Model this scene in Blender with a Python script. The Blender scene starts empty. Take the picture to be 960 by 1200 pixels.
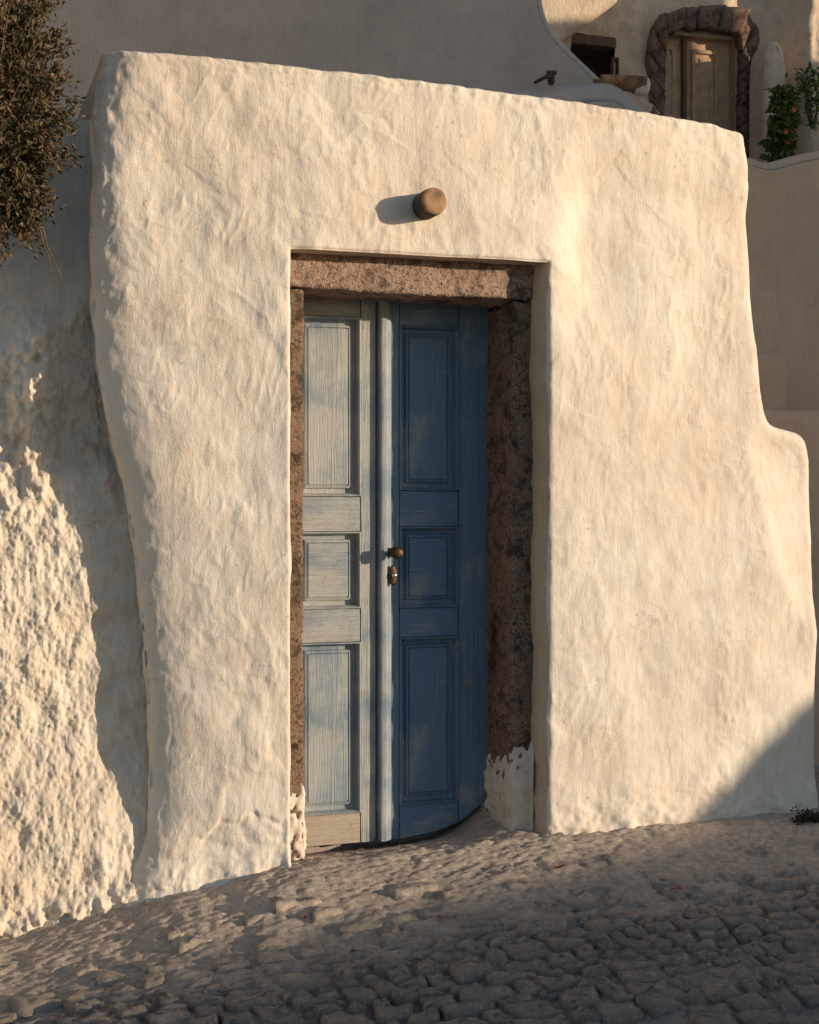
import bpy, bmesh, math, random
import numpy as np
from mathutils import Vector
random.seed(7)
scn = bpy.context.scene
col = scn.collection
R = math.radians

# ---------------------------------------------------------------- camera, sun, sky, exposure
TH = R(17.8); FPX = 1800.0; D0 = 5.6; EYE = 1.3; HOR = 580.0
CAM = np.array([-D0 * math.sin(TH), -D0 * math.cos(TH), EYE])
RIGHT = np.array([math.cos(TH), -math.sin(TH), 0.0])
FWD = np.array([math.sin(TH), math.cos(TH), 0.0])
cd = bpy.data.cameras.new('camera')
cam = bpy.data.objects.new('camera', cd); col.objects.link(cam)
cam.location = CAM; cam.rotation_euler = (R(90), 0, -TH)
cd.sensor_fit = 'HORIZONTAL'; cd.sensor_width = 36.0; cd.lens = FPX / 960 * 36
cd.shift_y = -(600 - HOR) / 960
cd.clip_start = 0.05; cd.clip_end = 2000
scn.camera = cam

EL = R(9.2); AZ = R(126.6)
SH = np.array([math.sin(AZ), math.cos(AZ), 0.0])                  # horizontal direction to the sun
SUN = np.array([SH[0] * math.cos(EL), SH[1] * math.cos(EL), math.sin(EL)])
sl = bpy.data.lights.new('sun', 'SUN'); sl.energy = 4.55; sl.angle = R(0.5); sl.color = (1.0, 0.785, 0.55)
so = bpy.data.objects.new('sun', sl); col.objects.link(so)
so.rotation_euler = Vector(SUN).to_track_quat('Z', 'Y').to_euler()
so.location = (20, -15, 8)

world = bpy.data.worlds.new('World'); scn.world = world; world.use_nodes = True
wn = world.node_tree.nodes
sky = wn.new('ShaderNodeTexSky'); sky.sky_type = 'NISHITA'; sky.sun_disc = False
sky.sun_elevation = EL; sky.sun_rotation = AZ
sky.air_density = 1.0; sky.dust_density = 0.7; sky.ozone_density = 1.5
world.node_tree.links.new(sky.outputs[0], wn['Background'].inputs[0])
wn['Background'].inputs[1].default_value = 0.14
scn.view_settings.view_transform = 'Standard'; scn.view_settings.look = 'None'
scn.view_settings.exposure = 0.0; scn.view_settings.gamma = 1.0
scn.view_settings.use_curve_mapping = False

def at(px, py, Y):
    """point of the plane y=Y seen at a photo pixel"""
    d = FWD + RIGHT * ((px - 480) / FPX) + np.array([0, 0, (HOR - py) / FPX])
    t = (Y - CAM[1]) / d[1]
    return CAM + d * t

def ats(pts, Y):
    return np.array([at(a, b, Y)[[0, 2]] for a, b in pts])

# ---------------------------------------------------------------- noise
_rng = np.random.default_rng(11)
_PERM = _rng.permutation(1024)
_G = _rng.normal(size=(1024, 3)); _G /= np.linalg.norm(_G, axis=1)[:, None]

def pnoise(x, y, z=0.0):
    x, y, z = np.broadcast_arrays(np.asarray(x, float), np.asarray(y, float), np.asarray(z, float))
    xi, yi, zi = np.floor(x).astype(int), np.floor(y).astype(int), np.floor(z).astype(int)
    xf, yf, zf = x - xi, y - yi, z - zi
    def fade(t): return t * t * t * (t * (t * 6 - 15) + 10)
    u, v, w = fade(xf), fade(yf), fade(zf)
    def g(i, j, k):
        h = _PERM[(_PERM[(_PERM[(xi + i) & 1023] + yi + j) & 1023] + zi + k) & 1023]
        gr = _G[h]
        return gr[..., 0] * (xf - i) + gr[..., 1] * (yf - j) + gr[..., 2] * (zf - k)
    def lerp(a, b, t): return a + (b - a) * t
    x00 = lerp(g(0, 0, 0), g(1, 0, 0), u); x10 = lerp(g(0, 1, 0), g(1, 1, 0), u)
    x01 = lerp(g(0, 0, 1), g(1, 0, 1), u); x11 = lerp(g(0, 1, 1), g(1, 1, 1), u)
    return lerp(lerp(x00, x10, v), lerp(x01, x11, v), w) * 1.6

def fbm(x, y, z=0.0, octv=4, gain=0.5):
    a, f, s = 1.0, 1.0, 0.0
    for i in range(octv):
        s = s + a * pnoise(np.asarray(x) * f + 17.3 * i, np.asarray(y) * f + 5.1 * i, np.asarray(z) * f + 3.7 * i)
        a *= gain; f *= 2.03
    return s

def ridge(x, y, z=0.0, octv=3):
    a, f, s = 1.0, 1.0, 0.0
    for i in range(octv):
        s = s + a * (1 - np.abs(pnoise(np.asarray(x) * f + 9.7 * i, np.asarray(y) * f + 2.3 * i, z)) * 2.2)
        a *= 0.5; f *= 2.1
    return s

def sstep(x, a, b):
    t = np.clip((x - a) / (b - a), 0, 1)
    return t * t * (3 - 2 * t)

# ---------------------------------------------------------------- object helpers
def link(o, parent=None):
    col.objects.link(o)
    if parent is not None: o.parent = parent
    return o

def mesh(name, verts, faces, mat=None, smooth=False):
    me = bpy.data.meshes.new(name)
    me.from_pydata(verts, [], faces)
    if smooth: me.polygons.foreach_set('use_smooth', [True] * len(me.polygons))
    if mat is not None: me.materials.append(mat)
    me.update()
    return me

def obj(name, me, parent=None):
    return link(bpy.data.objects.new(name, me), parent)

def tag(o, label=None, cat=None, group=None, kind=None):
    if label: o['label'] = label
    if cat: o['category'] = cat
    if group: o['group'] = group
    if kind: o['kind'] = kind
    return o

def thing(name, loc, label, cat, group=None):
    o = bpy.data.objects.new(name, None); o.empty_display_size = 0.1
    o.location = loc; link(o)
    return tag(o, label, cat, group)

def child(name, me, parent):
    """part whose vertices are in world space, under a thing placed anywhere (all things are unrotated)"""
    off = Vector((0, 0, 0)); p = parent
    while p is not None: off += p.location; p = p.parent
    o = bpy.data.objects.new(name, me); link(o, parent)
    o.location = -off
    # bring the origin to the middle of the part
    n = len(me.vertices); c = np.empty(n * 3); me.vertices.foreach_get('co', c); c = c.reshape(-1, 3)
    m = (c.min(0) + c.max(0)) / 2
    me.vertices.foreach_set('co', (c - m).ravel()); me.update()
    o.location = Vector(m) - off
    return o

def grid_faces(nr, nc, off=0, flip=False, mask=None):
    i, j = np.meshgrid(np.arange(nr - 1), np.arange(nc - 1), indexing='ij')
    if mask is not None:
        i, j = i[mask], j[mask]
    a = (i * nc + j).ravel() + off
    f = np.stack([a, a + 1, a + nc + 1, a + nc], 1)
    return f[:, ::-1] if flip else f

def box_grid(x0, x1, y0, y1, z0, z1, step):
    """closed box with subdivided faces, welded; returns verts, faces"""
    bm = bmesh.new()
    def ax(a, b): return np.linspace(a, b, max(2, int(round((b - a) / step)) + 1))
    xs, ys, zs = ax(x0, x1), ax(y0, y1), ax(z0, z1)
    V, F, n = [], [], 0
    def face(P, Q, mk, flip):
        nonlocal n
        nr, nc = len(P), len(Q)
        g = np.array([[mk(p, q) for q in Q] for p in P]).reshape(-1, 3)
        V.append(g); F.append(grid_faces(nr, nc, n, flip)); n += len(g)
    face(zs, xs, lambda p, q: (q, y0, p), False); face(zs, xs, lambda p, q: (q, y1, p), True)
    face(zs, ys, lambda p, q: (x0, q, p), True); face(zs, ys, lambda p, q: (x1, q, p), False)
    face(ys, xs, lambda p, q: (q, p, z0), True); face(ys, xs, lambda p, q: (q, p, z1), False)
    return weld(np.concatenate(V), np.concatenate(F))

def weld(V, F, eps=1e-5):
    key = np.round(V / eps).astype(np.int64)
    _, idx, inv = np.unique(key, axis=0, return_index=True, return_inverse=True)
    inv = np.asarray(inv).ravel()
    return V[idx], inv[F]

def round_box(V, lo, hi, r):
    """pull box verts towards a rounded box of edge radius r"""
    lo, hi = np.array(lo), np.array(hi)
    q = np.clip(V, lo + r, hi - r)
    d = V - q
    l = np.linalg.norm(d, axis=1)[:, None]
    return np.where(l > 1e-9, q + d / np.maximum(l, 1e-9) * np.minimum(l, r), V)

def stone_block(x0, x1, y0, y1, z0, z1, step, r, amp, sc, seed):
    V, F = box_grid(x0, x1, y0, y1, z0, z1, step)
    V = round_box(V, (x0, y0, z0), (x1, y1, z1), r)
    c = (np.array([x0, y0, z0]) + np.array([x1, y1, z1])) / 2
    h = (np.array([x1, y1, z1]) - np.array([x0, y0, z0])) / 2
    d = (V - c) / h
    d = np.sign(d) * np.abs(d) ** 6
    d /= np.maximum(np.linalg.norm(d, axis=1), 1e-6)[:, None]
    n = fbm(V[:, 0] / sc + seed, V[:, 1] / sc, V[:, 2] / sc, 4, 0.55)
    n2 = fbm(V[:, 0] / .3 + seed, V[:, 1] / .3 + 4, V[:, 2] / .3, 2)
    return V + d * (amp * n - amp * 0.4 + amp * 1.2 * n2)[:, None], F

def slab_outline(outline, Y0, Y1, r=0.04, seg=4):
    """closed (x,z) outline extruded from Y0 (front) to Y1, front edge rounded by r"""
    P = np.array(outline)
    n = len(P)
    a = 0.5 * np.sum(P[:, 0] * np.roll(P[:, 1], -1) - np.roll(P[:, 0], -1) * P[:, 1])
    if a < 0: P = P[::-1]
    e = np.roll(P, -1, 0) - P
    nn = np.stack([e[:, 1], -e[:, 0]], 1); nn /= np.maximum(np.linalg.norm(nn, axis=1), 1e-9)[:, None]
    vn = nn + np.roll(nn, 1, 0); vn /= np.maximum(np.linalg.norm(vn, axis=1), 1e-9)[:, None]
    V, F = [], []
    rings = []
    for k in range(seg + 1):
        t = k / seg * math.pi / 2
        rings.append((r * (1 - math.sin(t)), Y0 + r * (1 - math.cos(t))))
    rings.append((0, Y1))
    for ins, y in rings:
        Q = P - vn * ins
        V += [(q[0], y, q[1]) for q in Q]
    for k in range(len(rings) - 1):
        for i in range(n):
            j = (i + 1) % n
            F.append((k * n + i, k * n + j, (k + 1) * n + j, (k + 1) * n + i))
    F.append(tuple(range(n)))
    F.append(tuple(range(len(V) - 1, len(V) - n - 1, -1)))
    return V, F

def smooth_poly(pts, it=2):
    P = np.array(pts, float)
    for _ in range(it):
        Q = []
        for i in range(len(P) - 1):
            Q += [P[i] * .75 + P[i + 1] * .25, P[i] * .25 + P[i + 1] * .75]
        P = np.array([P[0]] + Q + [P[-1]])
    return P

def tube(path, rad, sides=8, cap=True):
    P = np.array(path, float); n = len(P)
    rad = np.broadcast_to(np.asarray(rad, float), (n,))
    V, F = [], []
    ref = np.array([0.13, 0.2, 1.0])
    for i in range(n):
        t = P[min(i + 1, n - 1)] - P[max(i - 1, 0)]; t /= max(np.linalg.norm(t), 1e-9)
        a = np.cross(t, ref)
        if np.linalg.norm(a) < .1: a = np.cross(t, (1, 0, 0))
        a /= np.linalg.norm(a); b = np.cross(t, a)
        for k in range(sides):
            w = 2 * math.pi * k / sides
            V.append(P[i] + rad[i] * (a * math.cos(w) + b * math.sin(w)))
    for i in range(n - 1):
        for k in range(sides):
            l = (k + 1) % sides
            F.append((i * sides + k, i * sides + l, (i + 1) * sides + l, (i + 1) * sides + k))
    if cap:
        F.append(tuple(range(sides - 1, -1, -1))); F.append(tuple((n - 1) * sides + k for k in range(sides)))
    return [tuple(v) for v in V], F

def join(parts):
    V, F = [], []
    for v, f in parts:
        o = len(V)
        V += [tuple(q) for q in v]; F += [tuple(int(i) + o for i in g) for g in f]
    return V, F

# ---------------------------------------------------------------- materials
class Mat:
    def __init__(s, name, rough=0.9, spec=0.25):
        s.m = bpy.data.materials.new(name); s.m.use_nodes = True
        s.t = s.m.node_tree; s.n = s.t.nodes
        s.b = s.n['Principled BSDF']
        s.b.inputs['Roughness'].default_value = rough
        s.b.inputs['Specular IOR Level'].default_value = spec
        s.co = s.n.new('ShaderNodeTexCoord').outputs['Object']
        s.h = None
    def lk(s, a, b): s.t.links.new(a, b)
    def mapped(s, sc=(1, 1, 1), rot=(0, 0, 0)):
        m = s.n.new('ShaderNodeMapping'); m.inputs['Scale'].default_value = sc; m.inputs['Rotation'].default_value = rot
        s.lk(s.co, m.inputs['Vector']); return m.outputs[0]
    def noise(s, scale, det=4, rough=0.55, vec=None, dist=0.0):
        n = s.n.new('ShaderNodeTexNoise'); n.inputs['Scale'].default_value = scale
        n.inputs['Detail'].default_value = det; n.inputs['Roughness'].default_value = rough
        n.inputs['Distortion'].default_value = dist
        s.lk(vec if vec is not None else s.co, n.inputs['Vector']); return n.outputs['Fac']
    def vor(s, scale, vec=None, feat='F1'):
        n = s.n.new('ShaderNodeTexVoronoi'); n.feature = feat; n.inputs['Scale'].default_value = scale
        s.lk(vec if vec is not None else s.co, n.inputs['Vector']); return n.outputs['Distance']
    def ramp(s, fac, stops):
        r = s.n.new('ShaderNodeValToRGB'); cr = r.color_ramp
        while len(cr.elements) < len(stops): cr.elements.new(0.5)
        for e, (p, c) in zip(cr.elements, stops):
            e.position = p
            e.color = (c, c, c, 1) if isinstance(c, (int, float)) else (*c, 1)
        s.lk(fac, r.inputs[0]); return r.outputs[0]
    def mix(s, fac, a, b, mode='MIX'):
        m = s.n.new('ShaderNodeMix'); m.data_type = 'RGBA'; m.blend_type = mode
        for v, k in ((fac, 0), (a, 6), (b, 7)):
            if isinstance(v, (int, float)): m.inputs[k].default_value = v if k == 0 else (v, v, v, 1)
            elif isinstance(v, tuple): m.inputs[k].default_value = (*v, 1)
            else: s.lk(v, m.inputs[k])
        return m.outputs[2]
    def math(s, op, a, b):
        m = s.n.new('ShaderNodeMath'); m.operation = op
        for v, k in ((a, 0), (b, 1)):
            if isinstance(v, (int, float)): m.inputs[k].default_value = v
            else: s.lk(v, m.inputs[k])
        return m.outputs[0]
    def color(s, c):
        if isinstance(c, tuple): s.b.inputs['Base Color'].default_value = (*c, 1)
        else: s.lk(c, s.b.inputs['Base Color'])
        return s
    def bump(s, h, dist, strength=1.0):
        b = s.n.new('ShaderNodeBump'); b.inputs['Distance'].default_value = dist; b.inputs['Strength'].default_value = strength
        s.lk(h, b.inputs['Height'])
        if s.h is not None: s.lk(s.h, b.inputs['Normal'])
        s.h = b.outputs[0]; s.lk(s.h, s.b.inputs['Normal']); return s

def plaster(name, base, stain, amt=0.6, bump=0.004, fine=90, crack=0.0):
    M = Mat(name, 0.92, 0.15)
    big = M.noise(1.6, 6, 0.65); mid = M.noise(9, 6, 0.65)
    c = M.mix(M.ramp(big, [(0.40, 0.0), (0.66, amt)]), base, stain)
    c = M.mix(M.ramp(mid, [(0.48, 0.0), (0.72, amt * 0.7)]), c, tuple(x * 0.84 for x in stain))
    brush = M.noise(30, 4, 0.7, M.mapped((1.5, 1, 0.22), (0, R(8), 0)))
    c = M.mix(M.ramp(brush, [(0.52, 0.0), (0.75, amt * 0.55)]), c, tuple(x * 0.82 for x in stain))
    spots = M.ramp(M.noise(34, 2, 0.5), [(0.72, 0.0), (0.76, 0.5)])
    c = M.mix(spots, c, (0.36, 0.27, 0.2))
    if crack:
        w = M.n.new('ShaderNodeVectorMath'); w.operation = 'ADD'
        nz = M.n.new('ShaderNodeTexNoise'); nz.inputs['Scale'].default_value = 6; nz.inputs['Detail'].default_value = 5
        M.lk(M.co, nz.inputs['Vector'])
        sc = M.n.new('ShaderNodeVectorMath'); sc.operation = 'SCALE'; sc.inputs['Scale'].default_value = 0.28
        M.lk(nz.outputs['Color'], sc.inputs[0]); M.lk(M.co, w.inputs[0]); M.lk(sc.outputs[0], w.inputs[1])
        ed = M.vor(2.1, w.outputs[0], 'DISTANCE_TO_EDGE')
        ln = M.ramp(ed, [(0.0, 1.0), (0.0065, 0.0)])
        ms = M.ramp(M.noise(3.3, 3), [(0.52, 0.0), (0.60, crack)])
        c = M.mix(M.math('MULTIPLY', ln, ms), c, (0.30, 0.22, 0.16))
    M.color(c)
    tro = M.noise(24, 6, 0.68, M.mapped((1.6, 1, 0.5), (0, R(24), 0)), 0.6)
    M.bump(tro, bump * 1.3, 0.8)
    scr = M.noise(70, 3, 0.6, M.mapped((1, 1, 0.18), (0, R(35), 0)))
    M.bump(scr, bump * 0.45, 0.7)
    M.bump(M.noise(fine, 4, 0.7), bump * 0.75, 0.9)
    return M.m

MAT = {}
MAT['plaster'] = plaster('whitewashed_plaster', (0.79, 0.735, 0.665), (0.67, 0.56, 0.46), 0.66, 0.0030, 140, 0.28)
MAT['rough'] = plaster('rough_whitewash', (0.78, 0.715, 0.625), (0.63, 0.52, 0.41), 0.8, 0.006, 75, 0.25)
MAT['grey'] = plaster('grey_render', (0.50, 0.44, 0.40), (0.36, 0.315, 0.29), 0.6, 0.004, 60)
MAT['brown'] = plaster('tan_render', (0.70, 0.51, 0.375), (0.56, 0.405, 0.30), 0.6, 0.004, 60)
MAT['reveal'] = plaster('tan_plaster', (0.60, 0.48, 0.38), (0.50, 0.39, 0.30), 0.6, 0.004, 90)  # door reveal: darker and browner than the wall plaster
MAT['far'] = plaster('far_plaster', (0.74, 0.595, 0.455), (0.54, 0.415, 0.305), 0.8, 0.01, 30)

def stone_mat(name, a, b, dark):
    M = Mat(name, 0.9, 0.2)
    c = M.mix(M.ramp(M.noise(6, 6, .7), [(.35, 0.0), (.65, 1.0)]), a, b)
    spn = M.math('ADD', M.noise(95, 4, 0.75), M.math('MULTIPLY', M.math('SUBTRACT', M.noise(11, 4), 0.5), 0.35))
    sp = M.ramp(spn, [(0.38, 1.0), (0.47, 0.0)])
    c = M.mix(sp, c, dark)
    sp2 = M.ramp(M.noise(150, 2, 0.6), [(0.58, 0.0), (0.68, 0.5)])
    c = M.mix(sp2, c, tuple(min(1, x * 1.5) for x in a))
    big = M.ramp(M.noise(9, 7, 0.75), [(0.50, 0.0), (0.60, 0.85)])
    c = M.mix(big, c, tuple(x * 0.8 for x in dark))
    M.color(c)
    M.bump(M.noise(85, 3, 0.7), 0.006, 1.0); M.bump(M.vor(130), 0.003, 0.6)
    return M.m
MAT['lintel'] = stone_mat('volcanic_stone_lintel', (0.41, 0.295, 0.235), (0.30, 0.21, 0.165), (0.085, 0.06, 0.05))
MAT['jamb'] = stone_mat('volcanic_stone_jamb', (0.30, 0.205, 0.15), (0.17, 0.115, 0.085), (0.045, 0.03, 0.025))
MAT['far_stone'] = stone_mat('dark_red_stone', (0.29, 0.19, 0.145), (0.20, 0.125, 0.095), (0.07, 0.045, 0.035))

def paint(name, along, base, pale, wood, fade):
    """worn blue paint with the wood grain running along x or z; fade = how much is pale, from bleaching and painted-in sunlight"""
    M = Mat(name, 0.65, 0.25)
    sc = (1, 1, 26) if along == 'x' else (26, 1, 1)
    v = M.mapped(sc)
    g = M.noise(3.2, 5, 0.65, v, 1.2)
    g2 = M.noise(9, 4, 0.7, v)
    lo = 0.62 - 0.5 * fade
    c = M.mix(M.ramp(M.noise(4.5, 5, 0.62), [(lo, 0.0), (lo + .3, 0.92)]), base, pale)
    c = M.mix(M.ramp(g, [(0.60 - .1 * fade, 0.0), (0.70 - .1 * fade, 0.30 + .45 * fade)]), c, pale)
    c = M.mix(M.ramp(g2, [(0.64 - .05 * fade, 0.0), (0.72 - .05 * fade, 0.7)]), c, wood)
    c = M.mix(M.ramp(g2, [(0.24, 0.85), (0.33, 0.0)]), c, (0.11, 0.11, 0.12))
    c = M.mix(M.ramp(M.noise(17, 3, 0.6), [(0.68, 0.0), (0.73, 0.7)]), c, wood)
    M.color(c)
    M.bump(g, 0.006, 1.0); M.bump(g2, 0.003, 1.0)
    return M.m
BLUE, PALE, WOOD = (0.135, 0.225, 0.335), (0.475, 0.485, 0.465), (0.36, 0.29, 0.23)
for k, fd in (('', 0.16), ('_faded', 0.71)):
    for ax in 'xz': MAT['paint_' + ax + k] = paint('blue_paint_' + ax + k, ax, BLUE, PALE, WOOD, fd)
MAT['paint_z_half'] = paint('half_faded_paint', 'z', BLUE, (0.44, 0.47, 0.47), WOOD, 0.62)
MAT['paint_low'] = paint('kicked_rail_paint', 'x', BLUE, PALE, WOOD, 0.3)
MAT['paint_low_faded'] = paint('bare_rail_wood', 'x', (0.46, 0.39, 0.32), (0.52, 0.46, 0.39), (0.38, 0.28, 0.20), 0.5)

def plain(name, c, rough=0.7, var=0.3, sc=30, metal=0.0, bump=0.001):
    M = Mat(name, rough, 0.4); M.b.inputs['Metallic'].default_value = metal
    M.color(M.mix(M.ramp(M.noise(sc, 4), [(0.35, 0.0), (0.65, 1.0)]), c, tuple(x * (1 - var) for x in c)))
    M.bump(M.noise(sc * 3, 3), bump, 0.6)
    return M.m
MAT['brass'] = plain('tarnished_brass', (0.12, 0.08, 0.04), 0.5, 0.6, 50, 0.8)
MAT['iron'] = plain('rusty_iron', (0.09, 0.07, 0.055), 0.6, 0.4, 40, 0.5)
MAT['steel'] = plain('worn_steel', (0.75, 0.73, 0.70), 0.25, 0.1, 40, 1.0)
MAT['clay'] = plain('fired_clay', (0.44, 0.255, 0.145), 0.75, 0.72, 14)
MAT['clay_dark'] = plain('near_black_clay', (0.055, 0.04, 0.033), 0.8, 0.3, 22)
MAT['far_wood'] = plain('brown_weathered_wood', (0.54, 0.355, 0.22), 0.7, 0.3, 14)
MAT['far_frame'] = plain('tan_painted_frame', (0.46, 0.36, 0.26), 0.7, 0.25, 14)
MAT['dark_wood'] = plain('dark_brown_wood', (0.15, 0.085, 0.045), 0.7, 0.4, 10)
MAT['void'] = plain('painted_window_dark', (0.05, 0.03, 0.02), 0.8, 0.3, 10)
MAT['bark'] = plain('twig_bark', (0.14, 0.095, 0.06), 0.85, 0.4, 40)

def leafmat(name, cols, rough=0.6):
    M = Mat(name, rough, 0.3)
    oi = M.n.new('ShaderNodeNewGeometry')
    r = M.ramp(oi.outputs['Random Per Island'], [(i / max(1, len(cols) - 1), c) for i, c in enumerate(cols)])
    M.color(r)
    return M.m
MAT['bush'] = leafmat('small_olive_leaves', [(0.035, 0.04, 0.018), (0.085, 0.075, 0.03), (0.06, 0.055, 0.024), (0.15, 0.105, 0.055), (0.075, 0.055, 0.028), (0.21, 0.125, 0.075)])
MAT['vine'] = leafmat('green_vine_leaves', [(0.05, 0.10, 0.02), (0.12, 0.17, 0.035), (0.06, 0.11, 0.025), (0.20, 0.20, 0.04)])
MAT['petal'] = leafmat('orange_red_petals', [(0.55, 0.16, 0.03), (0.5, 0.06, 0.03), (0.6, 0.3, 0.05)])
MAT['dry'] = leafmat('dark_dry_weed', [(0.035, 0.03, 0.02), (0.07, 0.055, 0.035), (0.05, 0.04, 0.025), (0.10, 0.075, 0.05)])
MAT['litter'] = leafmat('fallen_leaf_colour', [(0.45, 0.16, 0.05), (0.38, 0.06, 0.04), (0.5, 0.28, 0.08)])

def sunlit_splash(M, c):
    """old whitewash splashed along the foot of the wall (world y close to 0), worn off in patches"""
    pos = M.n.new('ShaderNodeNewGeometry').outputs['Position']
    sp = M.n.new('ShaderNodeSeparateXYZ'); M.lk(pos, sp.inputs[0])
    edge = M.math('ADD', sp.outputs['Y'], M.math('MULTIPLY', M.math('SUBTRACT', M.noise(5, 5, .65, pos), 0.5), 1.5))
    wl = M.math('MULTIPLY', M.ramp(M.math('ADD', edge, 1.0), [(0.05, 0.0), (0.75, 1.0)]), M.ramp(M.noise(34, 6, .75, pos), [(0.38, 0.15), (0.6, 1.0)]))
    return M.mix(M.math('MULTIPLY', wl, 0.92), c, (0.74, 0.62, 0.51))
def ground_mat():
    M = Mat('worn_cement_ground', 0.88, 0.25)
    c = M.mix(M.ramp(M.noise(2.2, 5), [(0.35, 0.0), (0.65, 1.0)]), (0.46, 0.39, 0.335), (0.34, 0.29, 0.25))
    c = M.mix(M.ramp(M.noise(16, 5, 0.65), [(0.48, 0.0), (0.68, 0.8)]), c, (0.22, 0.19, 0.17))
    c = M.mix(M.ramp(M.noise(45, 3, 0.6), [(0.60, 0.0), (0.72, 0.7)]), c, (0.48, 0.43, 0.38))
    c = M.mix(M.ramp(M.noise(70, 2), [(0.70, 0.0), (0.74, 0.8)]), c, (0.07, 0.05, 0.04))
    c = sunlit_splash(M, c)
    M.color(c)
    M.bump(M.noise(28, 7, 0.75, M.mapped((1, 1.9, 1))), 0.018, 1.0); M.bump(M.noise(110, 3, 0.6), 0.003, 0.8)
    return M.m
MAT['ground'] = ground_mat()
def cobble_mat():
    M = Mat('grey_paving_stone', 0.8, 0.3)
    oi = M.n.new('ShaderNodeNewGeometry')
    c = M.ramp(oi.outputs['Random Per Island'], [(0.0, (0.40, 0.33, 0.275)), (0.35, (0.52, 0.43, 0.355)), (0.65, (0.32, 0.27, 0.23)), (1.0, (0.60, 0.50, 0.42))])
    ob = M.n.new('ShaderNodeObjectInfo')
    c = M.mix(M.ramp(ob.outputs['Random'], [(0.0, 0.0), (1.0, 0.45)]), c, (0.40, 0.345, 0.30))
    c = M.mix(M.ramp(M.noise(26, 6, 0.7), [(0.50, 0.0), (0.66, 0.7)]), c, (0.20, 0.17, 0.15))
    c = M.mix(M.ramp(M.noise(48, 4, .65), [(0.54, 0.0), (0.66, 0.75)]), c, (0.62, 0.52, 0.44))
    c = sunlit_splash(M, c)
    M.color(c)
    M.bump(M.noise(26, 7, 0.78, M.mapped((1, 1.9, 1))), 0.022, 1.0)
    return M.m
MAT['cobble'] = cobble_mat()

# ---------------------------------------------------------------- ground height
_gx = [(-6.0, -0.50)]
for px, py in ((20, 1105), (150, 1073), (205, 1052), (262, 1040), (300, 1024), (350, 1014), (500, 995), (640, 980), (760, 968), (900, 962), (958, 958)):
    q = at(px, py, -0.01); _gx.append((q[0], q[2]))
_gx.append((_gx[-1][0] + 4, _gx[-1][1] + 0.02))
GX = np.array(_gx)
def ground_base(x, y):
    z = np.interp(x, GX[:, 0], GX[:, 1])
    x2 = np.interp(x, [-6, -1.4, 0.4, 6], [-0.40, -0.165, -0.012, 0.02])
    k = sstep(-np.asarray(y), 0.05, 0.7)
    z = z * (1 - k) + x2 * k
    return z + 0.05 * np.minimum(np.asarray(y), 0) - 0.05 * sstep(-np.asarray(y), 0.0, .60)
def ground_z(x, y):
    x, y = np.asarray(x, float), np.asarray(y, float)
    z = ground_base(x, y)
    k = sstep(-y, 0.15, 0.8)
    z = z - 0.09 * sstep(y, 0.02, 0.12) * (np.abs(x - 0.02) < 0.62)
    near = np.exp(-(np.maximum(np.abs(x) - 3.5, 0) ** 2 + np.maximum(np.abs(y + 1.2) - 2.5, 0) ** 2))
    z = z + near * (0.014 * fbm(x / .5, y / .5, 1.0, 3) * (0.4 + 0.6 * k) + 0.012 * fbm(x / .12, y / .12, 3.0, 4, .55) * (0.6 + 0.4 * k)
                    - 0.008 * k + 0.006 * fbm(x / .035, y / .022, 6.0, 3))
    return z

def axis(lo, hi, step, far, n):
    g = [hi + (far - hi) * (i / n) ** 3 for i in range(1, n + 1)]
    h = [lo - (far + lo) * (i / n) ** 3 for i in range(1, n + 1)][::-1]
    return np.array(h + list(np.arange(lo, hi + 1e-6, step)) + g)
gx = axis(-2.0, 2.6, 0.0095, 300, 24); gy = axis(-2.3, 0.35, 0.0085, 300, 24)
X, Yg = np.meshgrid(gx, gy)
Z = ground_z(X, Yg)
g = obj('ground', mesh('ground', np.stack([X, Yg, Z], -1).reshape(-1, 3), grid_faces(len(gy), len(gx)), MAT['ground'], True))
tag(g, 'rough worn cement and stone paving of the lane in front of the door', None, None, 'structure')

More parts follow.
